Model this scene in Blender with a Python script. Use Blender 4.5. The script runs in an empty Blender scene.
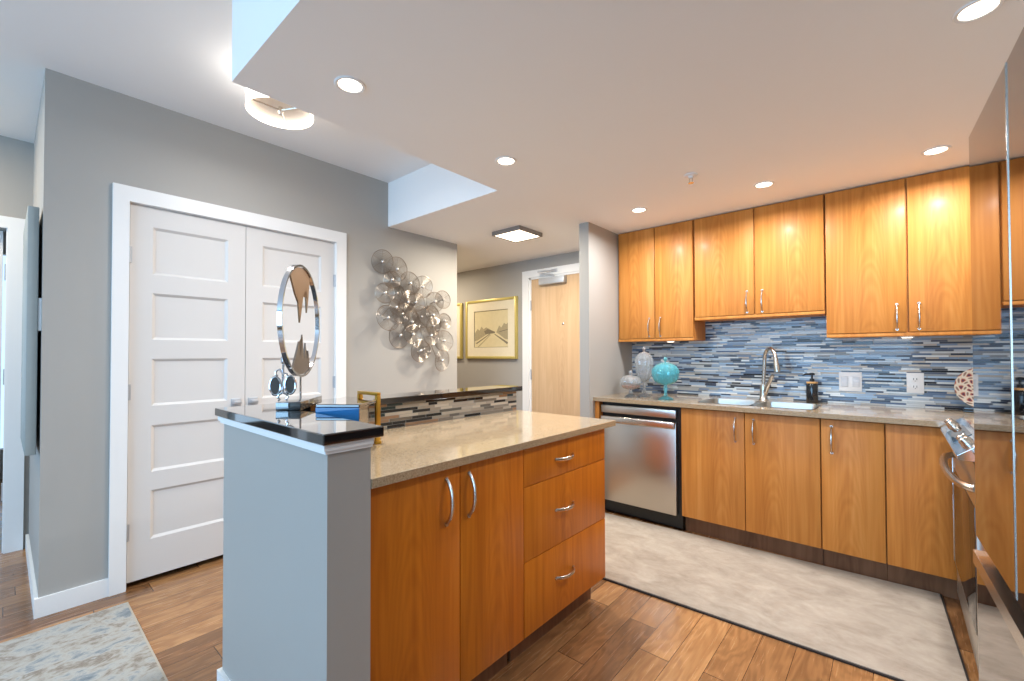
import bpy, bmesh, math, random
from mathutils import Vector, Matrix
random.seed(7)
S = bpy.context.scene
COL = S.collection
PI = math.pi

# ---------------------------------------------------------------- camera, world, daylight, exposure
CAM_F, CAM_YAW, CAM_PITCH, CAM_ROLL, CAM_CY, CAM_H = 441.588, 40.9038, 0.8698, -0.1565, 347.552, 1.2578
cd = bpy.data.cameras.new('camera'); cam = bpy.data.objects.new('camera', cd); COL.objects.link(cam)
y_, p_, r_ = (math.radians(v) for v in (CAM_YAW, CAM_PITCH, CAM_ROLL))
fw = Vector((-math.sin(y_), math.cos(y_), 0)); rt = Vector((math.cos(y_), math.sin(y_), 0)); up = Vector((0, 0, 1))
f2 = fw*math.cos(p_)+up*math.sin(p_); u2 = up*math.cos(p_)-fw*math.sin(p_)
r3 = rt*math.cos(r_)+u2*math.sin(r_); u3 = u2*math.cos(r_)-rt*math.sin(r_)
M3 = Matrix((r3, u3, -f2)).transposed().to_4x4(); M3.translation = Vector((0, 0, CAM_H))
cam.matrix_world = M3
cd.sensor_width = 36; cd.sensor_fit = 'HORIZONTAL'; cd.lens = CAM_F/1024*36
cd.shift_y = (CAM_CY-340.5)/1024; cd.clip_start = .02
S.camera = cam

wd = bpy.data.worlds.new('world'); S.world = wd; wd.use_nodes = True
bg = wd.node_tree.nodes['Background']; bg.inputs[0].default_value = (.55, .77, 1.0, 1); bg.inputs[1].default_value = 1.6

def area(name, loc, rot, sx, sy, power, color, shape='RECTANGLE', spread=180):
    l = bpy.data.lights.new(name, 'AREA'); l.shape = shape; l.size = sx; l.size_y = sy; l.energy = power; l.color = color
    l.spread = math.radians(spread)
    o = bpy.data.objects.new(name, l); COL.objects.link(o); o.location = loc; o.rotation_euler = rot
    return o
# daylight coming in through the living-room windows behind the camera
area('window_daylight', (-1.3, -3.42, 1.45), (math.radians(90), 0, 0), 4.0, 2.1, 160, (.36, .66, 1.0))

S.view_settings.view_transform = 'Standard'; S.view_settings.look = 'None'
S.view_settings.gamma = 1; S.view_settings.use_curve_mapping = False
S.view_settings.exposure = -0.12

WARM = (.97, .985, 1.0)
P_DOWN, P_DRUM, P_SQUARE, P_LIVING = 14.5, 10, 36, 6

# ---------------------------------------------------------------- material helpers
def lin(c):
    f = lambda v: v/12.92 if v <= .04045 else ((v+.055)/1.055)**2.4
    return tuple(f(v/255) for v in c)+(1,)
class NT:
    def __init__(s, name):
        s.m = bpy.data.materials.new(name); s.m.use_nodes = True; s.t = s.m.node_tree
        s.b = s.t.nodes['Principled BSDF']
    def n(s, typ, **k):
        nd = s.t.nodes.new(typ)
        for a, v in k.items(): setattr(nd, a, v)
        return nd
    def l(s, a, b): s.t.links.new(a, b)
    def put(s, sock, v):
        if isinstance(v, bpy.types.NodeSocket): s.l(v, sock)
        else: sock.default_value = v
    def m_(s, op, a, b=0.0, c=None):
        nd = s.n('ShaderNodeMath', operation=op); s.put(nd.inputs[0], a); s.put(nd.inputs[1], b)
        if c is not None: s.put(nd.inputs[2], c)
        return nd.outputs[0]
    def mix(s, f, a, b, blend='MIX'):
        nd = s.n('ShaderNodeMix', data_type='RGBA', blend_type=blend)
        s.put(nd.inputs[0], f); s.put(nd.inputs[6], a); s.put(nd.inputs[7], b); return nd.outputs[2]
    def coord(s, kind='Object'): return s.n('ShaderNodeTexCoord').outputs[kind]
    def sep(s, v):
        nd = s.n('ShaderNodeSeparateXYZ'); s.l(v, nd.inputs[0]); return nd.outputs
    def comb(s, x, y, z):
        nd = s.n('ShaderNodeCombineXYZ')
        for i, v in enumerate((x, y, z)): s.put(nd.inputs[i], v)
        return nd.outputs[0]
    def noise(s, vec, scale, detail=3, rough=.5, dist=0.0):
        nd = s.n('ShaderNodeTexNoise'); s.l(vec, nd.inputs['Vector'])
        nd.inputs['Scale'].default_value = scale; nd.inputs['Detail'].default_value = detail
        nd.inputs['Roughness'].default_value = rough; nd.inputs['Distortion'].default_value = dist
        return nd.outputs['Fac']
    def white(s, vec, dim='3D'):
        nd = s.n('ShaderNodeTexWhiteNoise', noise_dimensions=dim); s.l(vec, nd.inputs['Vector']); return nd.outputs
    def ramp(s, f, stops, interp='LINEAR'):
        nd = s.n('ShaderNodeValToRGB'); cr = nd.color_ramp; cr.interpolation = interp
        while len(cr.elements) < len(stops): cr.elements.new(.5)
        for e, (p, c) in zip(cr.elements, stops): e.position = p; e.color = c
        s.l(f, nd.inputs[0]); return nd.outputs[0]
    def bump(s, h, strength=.1, dist=.01):
        nd = s.n('ShaderNodeBump'); nd.inputs['Strength'].default_value = strength; nd.inputs['Distance'].default_value = dist
        s.l(h, nd.inputs['Height']); s.l(nd.outputs[0], s.b.inputs['Normal'])
    def set(s, **k):
        for a, v in k.items(): s.put(s.b.inputs[a.replace('_', ' ')], v)
        return s.m

def plain(name, c, rough=.5, metal=0.0, spec=.5, var=.04, scale=30):
    t = NT(name); c = lin(c)
    f = t.noise(t.coord(), scale, 2)
    t.set(Base_Color=t.mix(f, tuple(v*(1-var) for v in c[:3])+(1,), tuple(min(1, v*(1+var)) for v in c[:3])+(1,)))
    return t.set(Roughness=rough, Metallic=metal, Specular_IOR_Level=spec)
def paint(name, c, rough=.55):
    t = NT(name); co = t.coord('Object'); c = lin(c)
    f = t.noise(co, 3, 2)
    t.set(Base_Color=t.mix(f, tuple(v*.985 for v in c[:3])+(1,), c), Roughness=rough, Specular_IOR_Level=.3)
    t.bump(t.noise(co, 220, 2), .04, .002); return t.m
def emis(name, c, s):
    t = NT(name); t.set(Base_Color=lin((250, 245, 235)), Emission_Color=lin(c), Emission_Strength=s); return t.m

def wood_mat(name, dark, mid, light, rough=.34, coat=.25):
    t = NT(name); x, y, z = t.sep(t.coord())
    rnd = t.n('ShaderNodeObjectInfo').outputs['Random']
    off = t.m_('MULTIPLY', rnd, 23.0)
    u = t.m_('ADD', x, y)
    v1 = t.comb(t.m_('ADD', t.m_('MULTIPLY', u, 7.0), off), off, t.m_('MULTIPLY', z, .55))
    warp = t.noise(v1, 1.3, 2, .5, .3)
    rings = t.m_('SINE', t.m_('MULTIPLY', t.m_('ADD', warp, t.m_('MULTIPLY', u, .8)), 34.0))
    rings = t.m_('MULTIPLY_ADD', rings, .5, .5)
    v2 = t.comb(t.m_('MULTIPLY', u, 90.0), off, t.m_('MULTIPLY', z, 2.2))
    fine = t.noise(v2, 1.0, 4, .6)
    broad = t.noise(t.comb(t.m_('MULTIPLY', u, 9.0), off, t.m_('MULTIPLY', z, .4)), 1.0, 2)
    f = t.m_('ADD', t.m_('MULTIPLY', rings, .13), t.m_('ADD', t.m_('MULTIPLY', fine, .38), t.m_('MULTIPLY', broad, .45)))
    u0 = t.m_('SUBTRACT', u, t.m_('MULTIPLY_ADD', rnd, .12, -.06))
    arch = t.m_('ADD', t.m_('MULTIPLY', z, .9), t.m_('MULTIPLY', t.m_('MULTIPLY', u0, u0), 62.0))
    arch = t.m_('ADD', arch, t.m_('MULTIPLY', t.noise(t.comb(t.m_('MULTIPLY', u, 3.0), off, t.m_('MULTIPLY', z, 1.6)), 2.0, 2), .35))
    arch = t.m_('MULTIPLY_ADD', t.m_('SINE', t.m_('MULTIPLY', arch, 58.0)), .5, .5)
    fade = t.m_('MAXIMUM', t.m_('SUBTRACT', 1.0, t.m_('MULTIPLY', t.m_('ABSOLUTE', u0), 9.0)), 0.0)
    f = t.m_('SUBTRACT', f, t.m_('MULTIPLY', t.m_('MULTIPLY', arch, fade), .11))
    colr = t.ramp(f, [(.24, lin(dark)), (.5, lin(mid)), (.75, lin(light))])
    t.bump(fine, .03, .002)
    return t.set(Base_Color=colr, Roughness=rough, Specular_IOR_Level=.3, Coat_Weight=coat, Coat_Roughness=.22)

def granite_mat(name, cols, rough, scale=260, base_scale=9, coat=.35, ci=1.5):
    t = NT(name); co = t.coord()
    vo = t.n('ShaderNodeTexVoronoi'); t.l(co, vo.inputs['Vector']); vo.inputs['Scale'].default_value = scale
    sp = t.sep(vo.outputs['Color'])[0]
    n2 = t.noise(co, base_scale, 4, .6)
    f = t.m_('ADD', t.m_('MULTIPLY', sp, .7), t.m_('MULTIPLY', n2, .35))
    c = t.ramp(f, [(i/(len(cols)-1)*.8+.1, lin(q)) for i, q in enumerate(cols)])
    return t.set(Base_Color=c, Roughness=rough, Coat_Weight=coat, Coat_Roughness=.03, Coat_IOR=ci)

def mosaic_mat(name, axis, palette, rowh=.0118, grout=(150, 152, 150)):
    t = NT(name); X = t.sep(t.coord())
    u = X[0] if axis == 'x' else X[1]; z = X[2]
    zr = t.m_('DIVIDE', z, rowh); row = t.m_('FLOOR', zr); fz = t.m_('FRACT', zr)
    rr = t.white(t.comb(row, 3.3, .7))[0]
    rr2 = t.white(t.comb(row, 9.1, 5.7))[0]
    uu = t.m_('DIVIDE', t.m_('ADD', u, t.m_('MULTIPLY', rr, 7.0)), t.m_('MULTIPLY_ADD', rr2, .07, .075))
    uu2 = t.m_('ADD', uu, t.m_('MULTIPLY', t.m_('SINE', t.m_('MULTIPLY', uu, 1.7)), .33))
    cell = t.m_('FLOOR', uu2); fu = t.m_('FRACT', uu2)
    r1 = t.white(t.comb(row, cell, 1.1))[0]
    r2 = t.white(t.comb(row, cell, 8.4))[0]
    n = len(palette)
    c = t.ramp(r1, [(i/n, lin(p)) for i, p in enumerate(palette)], 'CONSTANT')
    c = t.mix(t.noise(t.comb(t.m_('MULTIPLY', u, 30.0), r1, t.m_('MULTIPLY', z, 200.0)), 1.0, 3), c, lin((225, 225, 222)), 'SOFT_LIGHT')
    g = t.m_('MINIMUM', t.m_('GREATER_THAN', fz, .09), t.m_('GREATER_THAN', fu, .02))
    col = t.mix(g, lin(grout), c)
    rough = t.m_('ADD', t.m_('MULTIPLY', g, t.m_('MULTIPLY_ADD', t.m_('GREATER_THAN', r2, .45), -.22, -.3)), .62)
    t.bump(g, .25, .002)
    return t.set(Base_Color=col, Roughness=rough)

def floor_mat():
    t = NT('hardwood'); X = t.sep(t.coord()); x, y = X[0], X[1]
    W = .127
    xr = t.m_('DIVIDE', x, W); row = t.m_('FLOOR', xr); fx = t.m_('FRACT', xr)
    rr = t.white(t.comb(row, 2.2, 1.3))[0]
    yr = t.m_('ADD', t.m_('DIVIDE', y, .95), t.m_('MULTIPLY', rr, 5.0))
    cell = t.m_('FLOOR', yr); fy = t.m_('FRACT', yr)
    r1 = t.white(t.comb(row, cell, .5))[0]
    off = t.m_('MULTIPLY', r1, 40.0)
    warp = t.noise(t.comb(t.m_('ADD', t.m_('MULTIPLY', x, 7.0), off), t.m_('MULTIPLY', y, 1.5), off), 1.4, 3, .55, .5)
    rings = t.m_('MULTIPLY_ADD', t.m_('SINE', t.m_('MULTIPLY', warp, 42.0)), .5, .5)
    fine = t.noise(t.comb(t.m_('MULTIPLY', x, 110.0), t.m_('MULTIPLY', y, 5.0), off), 1.0, 4, .6)
    f = t.m_('ADD', t.m_('ADD', t.m_('MULTIPLY', rings, .16), t.m_('MULTIPLY', fine, .3)), t.m_('ADD', t.m_('MULTIPLY', r1, .42), t.m_('MULTIPLY', warp, .2)))
    c = t.ramp(f, [(.22, lin((100, 68, 42))), (.45, lin((132, 92, 58))), (.65, lin((154, 110, 70))), (.88, lin((182, 136, 90)))])
    gap = t.m_('MINIMUM', t.m_('GREATER_THAN', fx, .018), t.m_('GREATER_THAN', fy, .0035))
    col = t.mix(gap, lin((62, 36, 20)), c)
    t.bump(t.m_('ADD', gap, t.m_('MULTIPLY', fine, .15)), .12, .002)
    return t.set(Base_Color=col, Roughness=t.m_('MULTIPLY_ADD', fine, .12, .2), Coat_Weight=.25, Coat_Roughness=.12)

def rug_mat(name, stops, scale, streak, bumpsc=400):
    t = NT(name); X = t.sep(t.coord())
    v = t.comb(t.m_('MULTIPLY', X[0], streak[0]), t.m_('MULTIPLY', X[1], streak[1]), 0.0)
    a = t.noise(v, scale, 5, .65, .6); b = t.noise(v, scale*4.3, 3, .6)
    f = t.m_('ADD', t.m_('MULTIPLY', a, .75), t.m_('MULTIPLY', b, .25))
    c = t.ramp(f, [(p, lin(q)) for p, q in stops])
    t.bump(t.noise(t.coord(), bumpsc, 2), .4, .004)
    return t.set(Base_Color=c, Roughness=.95, Specular_IOR_Level=.1, Sheen_Weight=.2)

def steel_mat(name, c, rough, brush=(2, 2, 300), amt=.06):
    t = NT(name); X = t.sep(t.coord())
    n = t.noise(t.comb(*[t.m_('MULTIPLY', X[i], float(brush[i])) for i in range(3)]), 1.0, 3)
    t.set(Base_Color=lin(c), Metallic=1.0, Roughness=t.m_('MULTIPLY_ADD', n, amt, rough-amt/2)); return t.m
def glass_mat(name, c, rough=.02, tint=1.0):
    t = NT(name)
    f = t.noise(t.coord(), 120, 2); t.bump(f, .15, .002)
    return t.set(Base_Color=lin(c), Transmission_Weight=tint, Roughness=rough, IOR=1.45)

WALL = paint('greige_wall_paint', (170, 166, 160))
CEIL = paint('ceiling_paint', (244, 243, 242), .7)
SOFF = CEIL
WHITE = paint('white_trim_paint', (236, 235, 233), .35)
DOORW = paint('white_door_paint', (214, 211, 208), .4)
WOOD = wood_mat('honey_cherry_veneer', (178, 108, 42), (200, 130, 58), (216, 150, 78), .5, .06)
WOODI = wood_mat('warm_lit_cherry_veneer', (176, 94, 16), (200, 114, 26), (214, 130, 38), .42, .12)  # same cherry as WOOD, with the island's warm light put into the colour
TOE = wood_mat('dark_toe_board', (104, 70, 46), (126, 88, 60), (140, 102, 74), .5, 0)
INNER = plain('cabinet_shadow_gap', (70, 40, 18), .7)
GRAN = granite_mat('beige_quartz', [(126, 104, 78), (152, 130, 100), (170, 148, 118), (186, 166, 138), (156, 134, 104)], .14, 420)
BLACK = granite_mat('black_granite', [(10, 11, 13), (18, 19, 22), (30, 31, 34)], .06, 400, 9, 1.0, 1.8)
TILE_S = mosaic_mat('glass_strip_mosaic_daylit', 'x', [(40, 50, 70), (132, 152, 176), (164, 176, 188), (70, 88, 116), (196, 200, 200), (112, 136, 166), (150, 152, 150), (208, 212, 212), (90, 110, 138), (26, 30, 38), (172, 162, 150), (140, 164, 190), (120, 122, 124), (186, 192, 194), (56, 66, 84)])  # strip colours carry the blue sheen of daylight on the glass
TILE_I = mosaic_mat('glass_strip_mosaic_grey', 'y', [(150, 142, 130), (26, 28, 30), (172, 164, 150), (128, 120, 110), (40, 58, 62), (190, 182, 168), (110, 102, 92), (152, 118, 90), (30, 30, 32), (164, 156, 146), (136, 130, 122), (90, 88, 84)], .0145)
FLOOR = floor_mat()
RUN = rug_mat('mottled_beige_pile', [(.3, (140, 127, 112)), (.5, (164, 151, 136)), (.7, (182, 170, 155))], 5, (1, 1.6))
RUG = rug_mat('distressed_grey_pile', [(.30, (84, 100, 114)), (.40, (136, 144, 148)), (.47, (172, 172, 168)), (.53, (160, 156, 148)), (.60, (126, 116, 104)), (.66, (168, 168, 164)), (.74, (104, 116, 126))], 6, (1.9, 1.2))
RUGE = plain('rug_binding', (178, 172, 160), .9)
RUNE = plain('runner_backing', (48, 40, 36), .9)
STEEL = steel_mat('brushed_steel', (196, 190, 182), .3, (200, 200, 1.5))
FRST = steel_mat('polished_steel', (138, 131, 127), .022, (1.5, 1.5, 220), .012)
CHROME = plain('chrome', (225, 225, 228), .08, 1.0)
NICKEL = plain('satin_nickel', (205, 198, 188), .26, 1.0)
HINGE = plain('hinge_steel', (184, 188, 194), .45, .5)
BLK = plain('black_plastic', (14, 14, 16), .35)
GLOSSBLK = plain('black_gloss_lacquer', (8, 9, 11), .05, 0, .8)
GLOSSBLK.node_tree.nodes['Principled BSDF'].inputs['Coat Weight'].default_value = 1.0
GLOSSBLK.node_tree.nodes['Principled BSDF'].inputs['Coat IOR'].default_value = 2.0
GOLD = plain('brushed_gold', (198, 158, 70), .3, 1.0)
FRAMEG = plain('pale_gold_frame', (206, 188, 112), .35, .35)
MATB = plain('cream_mat_board', (226, 216, 190), .9)
PAPER = plain('sepia_print_paper', (214, 200, 160), .9, var=.08, scale=18)
INK = plain('sepia_ink', (164, 152, 122), .9, var=.25, scale=60)
INKD = plain('dark_sepia_ink', (126, 116, 96), .9, var=.25, scale=60)
BIRCH = wood_mat('birch_veneer', (190, 156, 120), (202, 169, 132), (212, 181, 145), .45, .1)
WIRE = plain('champagne_wire', (150, 138, 126), .3, .9)
PEARL = plain('pale_metal_bead', (230, 222, 212), .2, .6)
BLUE_REFL = plain('blue_window_reflection', (52, 122, 184), .08, 0, .6)  # blue of the window's reflection, painted as a surface colour
CLEAR = glass_mat('clear_cut_glass', (248, 250, 250), .06, .86)
TEAL = glass_mat('teal_pressed_glass', (150, 240, 250), .05, .8)
ACRYL = glass_mat('clear_acrylic', (245, 250, 250))
PANELG = plain('grey_panel_edge', (150, 156, 154), .5)
ROCK = plain('rocker_plastic', (206, 209, 214), .3)
PLASTW = plain('white_plastic', (232, 232, 232), .35)
BRONZE = plain('bronze_leaf_metal', (142, 112, 84), .35, .6)
PEWTER = plain('pewter_leaf_metal', (118, 108, 100), .35, .6)
OVENGL = plain('oven_black_glass', (16, 15, 15), .04, 0, .8)
SAND = plain('pink_potpourri', (196, 150, 140), .8, var=.3, scale=80)
SOAP = plain('dark_amber_bottle', (24, 26, 30), .08, 0, .7)
BAMB = plain('bamboo_collar', (196, 150, 96), .5)
LENS = emis('lamp_lens', (255, 238, 214), 9)
SHADE = emis('drum_shade_fabric', (255, 244, 230), 4.5)
PANELE = emis('square_lamp_diffuser', (255, 240, 214), 5)
PUCK = emis('puck_lens', (255, 244, 226), 5)

def plate_mat():
    t = NT('painted_ceramic'); x, y, z = t.sep(t.coord())
    zc = t.m_('SUBTRACT', z, .13)
    r = t.m_('SQRT', t.m_('ADD', t.m_('MULTIPLY', x, x), t.m_('MULTIPLY', zc, zc)))
    a = t.m_('ARCTAN2', zc, x)
    pet = t.m_('SINE', t.m_('ADD', t.m_('MULTIPLY', a, 14.0), t.m_('MULTIPLY', t.m_('SINE', t.m_('MULTIPLY', r, 120.0)), 1.6)))
    ring = t.m_('SINE', t.m_('MULTIPLY', r, 190.0))
    f = t.m_('MULTIPLY_ADD', t.m_('ADD', pet, ring), .25, .5)
    c = t.ramp(f, [(.0, lin((60, 62, 84))), (.22, lin((176, 84, 70))), (.42, lin((226, 206, 182))), (.7, lin((232, 220, 204))), (.9, lin((150, 120, 104)))])
    return t.set(Base_Color=c, Roughness=.15)
PLATE = plate_mat()

# ---------------------------------------------------------------- mesh helpers (world coordinates)
WLOC = {}
def box(bm, x0, x1, y0, y1, z0, z1, bev=0.0, rot=0.0, piv=None, seg=2):
    r = bmesh.ops.create_cube(bm, size=1.0)['verts']
    for v in r:
        v.co = Vector(((x0+x1)/2+v.co.x*(x1-x0), (y0+y1)/2+v.co.y*(y1-y0), (z0+z1)/2+v.co.z*(z1-z0)))
    if bev > 0:
        es = list({e for v in r for e in v.link_edges})
        out = bmesh.ops.bevel(bm, geom=es, offset=bev, segments=seg, affect='EDGES', profile=.5)
        r = list({v for f in out['faces'] for v in f.verts} | {v for v in r if v.is_valid})
    if rot:
        p = Vector(piv); R = Matrix.Rotation(rot, 4, 'Z')
        for v in r: v.co = p+R@(v.co-p)
    return r
def tube(bm, pts, rad, seg=8, cap=True, flat=1.0, closed=False):
    pts = [Vector(p) for p in pts]; n = len(pts)
    rads = rad if isinstance(rad, (list, tuple)) else [rad]*n
    rings = []; prev = None
    for i, p in enumerate(pts):
        if closed: d = pts[(i+1) % n]-pts[i-1]
        else: d = pts[min(i+1, n-1)]-pts[max(i-1, 0)]
        d.normalize()
        if prev is None:
            a = Vector((0, 0, 1)) if abs(d.z) < .9 else Vector((1, 0, 0))
            nrm = d.cross(a).normalized()
        else:
            nrm = (prev-d*prev.dot(d)).normalized()
        prev = nrm; bn = d.cross(nrm)
        rings.append([bm.verts.new(p+(nrm*math.cos(2*PI*k/seg)+bn*math.sin(2*PI*k/seg)*flat)*rads[i]) for k in range(seg)])
    m = n if closed else n-1
    for i in range(m):
        a, b = rings[i], rings[(i+1) % n]
        for k in range(seg): bm.faces.new((a[k], a[(k+1) % seg], b[(k+1) % seg], b[k]))
    if cap and not closed:
        bm.faces.new(rings[0][::-1]); bm.faces.new(rings[-1])
def lathe(bm, prof, c, seg=32, axis=None, closed=True):
    """prof: (radius, height) list revolved round an axis through c (default +Z)"""
    c = Vector(c); ax = Vector(axis).normalized() if axis else Vector((0, 0, 1))
    q = Vector((0, 0, 1)).rotation_difference(ax)
    rings = []
    for r, h in prof:
        if r < 1e-6: rings.append([bm.verts.new(c+q@Vector((0, 0, h)))])
        else: rings.append([bm.verts.new(c+q@Vector((r*math.cos(2*PI*k/seg), r*math.sin(2*PI*k/seg), h))) for k in range(seg)])
    for a, b in zip(rings, rings[1:]):
        for k in range(seg):
            k2 = (k+1) % seg
            if len(a) == 1 and len(b) == 1: continue
            if len(a) == 1: bm.faces.new((a[0], b[k2], b[k]))
            elif len(b) == 1: bm.faces.new((a[k], a[k2], b[0]))
            else: bm.faces.new((a[k], a[k2], b[k2], b[k]))
    if closed:
        if len(rings[0]) > 1: bm.faces.new(rings[0][::-1])
        if len(rings[-1]) > 1: bm.faces.new(rings[-1])
def prism(bm, poly, z0, z1, bev=0.0):
    b = [bm.verts.new((x, y, z0)) for x, y in poly]; t = [bm.verts.new((x, y, z1)) for x, y in poly]
    fs = [bm.faces.new(b[::-1]), bm.faces.new(t)]
    n = len(poly)
    for i in range(n): fs.append(bm.faces.new((b[i], b[(i+1) % n], t[(i+1) % n], t[i])))
    if bev:
        es = list({e for f in fs for e in f.edges})
        bmesh.ops.bevel(bm, geom=es, offset=bev, segments=2, affect='EDGES', profile=.5)
def obj(name, bm, mats, parent=None, smooth=True, label=None, origin=None):
    bmesh.ops.recalc_face_normals(bm, faces=bm.faces)
    vs = [v.co for v in bm.verts]
    lo = Vector([min(v[i] for v in vs) for i in range(3)]); hi = Vector([max(v[i] for v in vs) for i in range(3)])
    o0 = Vector(origin) if origin else Vector(((lo.x+hi.x)/2, (lo.y+hi.y)/2, lo.z))
    bmesh.ops.translate(bm, verts=bm.verts, vec=-o0)
    me = bpy.data.meshes.new(name); bm.to_mesh(me); bm.free()
    for m in (mats if isinstance(mats, (list, tuple)) else [mats]): me.materials.append(m)
    if smooth:
        me.polygons.foreach_set('use_smooth', [True]*len(me.polygons))
        me.set_sharp_from_angle(angle=math.radians(35))
    o = bpy.data.objects.new(name, me); COL.objects.link(o)
    if parent is not None:
        o.parent = parent; o.location = o0-WLOC[parent.name]
    else: o.location = o0
    WLOC[o.name] = o0
    if label: o['label'] = label
    return o
def B(*a, **k):
    bm = bmesh.new(); box(bm, *a, **k); return bm
def thing(name, label, cat, loc, group=None):
    o = bpy.data.objects.new(name, None); COL.objects.link(o); o.location = loc; o.empty_display_size = .05
    WLOC[o.name] = Vector(loc); o['label'] = label; o['category'] = cat
    if group: o['group'] = group
    return o
def tag(o, label, cat, group=None):
    o['label'] = label; o['category'] = cat
    if group: o['group'] = group
    return o
def struct(name, bm, mats, label=None, cat=None, parent=None):
    o = obj(name, bm, mats, parent, smooth=False)
    if parent is None:
        o['kind'] = 'structure'
        if label: o['label'] = label
        if cat: o['category'] = cat
    return o
def multi(*boxes):
    bm = bmesh.new()
    for b in boxes: box(bm, *b)
    return bm

# ---------------------------------------------------------------- the room shell
ZL, ZH = 2.305, 2.668
LX, RX, EY, SY = -3.13, .92, 3.821, 3.787
FL = B(-7, 1.0, -3.6, 4.0, -.06, 0)
struct('floor', FL, FLOOR, 'brown hardwood plank floor', 'floor')
struct('ceiling', multi((-7, 1.0, -3.6, .5654, ZH, ZH+.1), (-7, -1.907, .5654, 2.064, ZH, ZH+.1)), CEIL, 'higher white ceiling over the closet side', 'ceiling')
bm = bmesh.new()
prism(bm, [(1.0, .5654), (1.0, 4.0), (-7, 4.0), (-7, 2.064), (-1.907, 2.064), (-1.907, .5654)], ZL, ZH+.1)
struct('ceiling', bm, SOFF, 'lower white dropped ceiling over the kitchen', 'ceiling')

# closet wall with the double-door opening
CY0, CY1, CZ = .443, 1.612, 2.09
struct('wall_left', multi((LX-.12, LX, .1245, CY0, 0, ZH), (LX-.12, LX, CY1, 2.818, 0, ZH), (LX-.12, LX, CY0, CY1, CZ, ZH)), WALL, 'grey wall holding the white double closet doors', 'wall')
struct('wall_end', multi((-4.31, LX-.12, .1245, .245, 0, ZH)), WALL, 'grey end wall round the corner left of the closet', 'wall')
struct('wall_far_left', multi((-4.43, -4.31, .015, .245, 0, ZH), (-4.43, -4.31, -3.6, -.80, 0, ZH), (-4.43, -4.31, -.80, .015, 2.077, ZH)), WALL, 'beige wall at the far left with a white door', 'wall')
struct('wall_hall', multi((-5.6, LX-.12, 2.70, 2.818, 0, ZL)), WALL, 'hallway wall behind the closet', 'wall')
struct('wall_closet', multi((-3.95, -3.9, .245, 2.70, 0, ZH)), WALL, 'back wall inside the closet', 'wall')
struct('wall_hall_end', multi((-5.72, -5.6, 2.7, 4.0, 0, ZL)), WALL, 'end wall of the hallway', 'wall')
EDX0, EDX1, EDZ = -3.050, -2.13, 2.10
struct('wall_entry', multi((-5.6, EDX0, EY, EY+.12, 0, ZL), (EDX1, -1.907, EY, EY+.12, 0, ZL), (EDX0, EDX1, EY, EY+.12, EDZ, ZL)), WALL, 'grey entry wall with the birch door', 'wall')
struct('wall_wing', multi((-1.907, -1.82, 3.03, EY+.12, 0, ZL)), WALL, 'narrow grey wing wall left of the sink cabinets', 'wall')
struct('wall_sink', multi((-1.82, RX+.12, SY, EY+.12, 0, ZL)), WALL, 'kitchen wall behind the sink', 'wall')
struct('wall_right', multi((RX, RX+.12, -3.6, SY, 0, ZH)), WALL, 'wall behind the refrigerator and range', 'wall')
struct('wall_back', multi((-4.43, -3.3, -3.6, -3.48, 0, ZH), (.72, RX, -3.6, -3.48, 0, ZH), (-3.3, .72, -3.6, -3.48, 0, .4), (-3.3, .72, -3.6, -3.48, 2.5, ZH)), WALL, 'living room wall with windows behind the camera', 'wall')

# backsplash
bm = multi((-1.82, RX, SY-.006, SY, .914, 1.366), (-1.172, -.335, SY-.006, SY, 1.366, 1.52))
struct('tile_backsplash', bm, TILE_S, 'glass strip mosaic behind the sink with blue daylight in its colours', 'backsplash')

# half wall that wraps the island: a raised end towards the living room, tiled towards the counter
PX0, PX1, PY0, PY1, PZ = -1.90, -1.0985, .5465, .670, 1.03
bm = bmesh.new()
prism(bm, [(PX0, PY0), (PX1, PY0), (PX1, PY1), (-1.786, PY1), (-1.786, 2.095), (PX0, 2.095)], 0, PZ)
hw = struct('wall_half', bm, WALL, 'grey half wall wrapping the end and back of the island', 'wall')
struct('tile_backsplash', multi((-1.786, -1.780, PY1, 2.095, .914, PZ)), TILE_I, 'grey and black glass strip mosaic above the island counter', 'backsplash')
bm = bmesh.new()
for o_, z0, z1 in ((.010, 1.005, 1.03), (.016, 1.014, 1.03)):
    prism(bm, [(PX0-o_, PY0-o_), (PX1+o_, PY0-o_), (PX1+o_, PY1), (PX0-o_, PY1)], z0, z1)
struct('trim_1', bm, WHITE, 'white moulding under the black bar top', 'trim')
bm = bmesh.new()
prism(bm, [(PX0-.014, PY0-.014), (PX1+.0, PY0-.014), (PX1+.0, PY0), (PX0, PY0), (PX0, 2.095), (PX0-.014, 2.095)], 0, .092)
struct('baseboard_half', bm, WHITE, 'white baseboard along the half wall', 'baseboard')

# baseboards
def base_l(name, poly, label):
    bm = bmesh.new(); prism(bm, poly, 0, .092); return struct(name, bm, WHITE, label, 'baseboard')
base_l('baseboard_left', [(LX, .1245), (LX, .376), (LX+.014, .376), (LX+.014, .1105), (-4.296, .1105), (-4.296, .1245)], 'white baseboard turning the wall corner left of the closet')
base_l('baseboard_closet', [(LX, 1.69), (LX+.014, 1.69), (LX+.014, 2.818), (LX, 2.818)], 'white baseboard right of the closet')
base_l('baseboard_entry', [(-5.6, EY), (-5.6, EY-.014), (-3.14, EY-.014), (-3.14, EY)], 'white baseboard under the framed prints')

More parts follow.
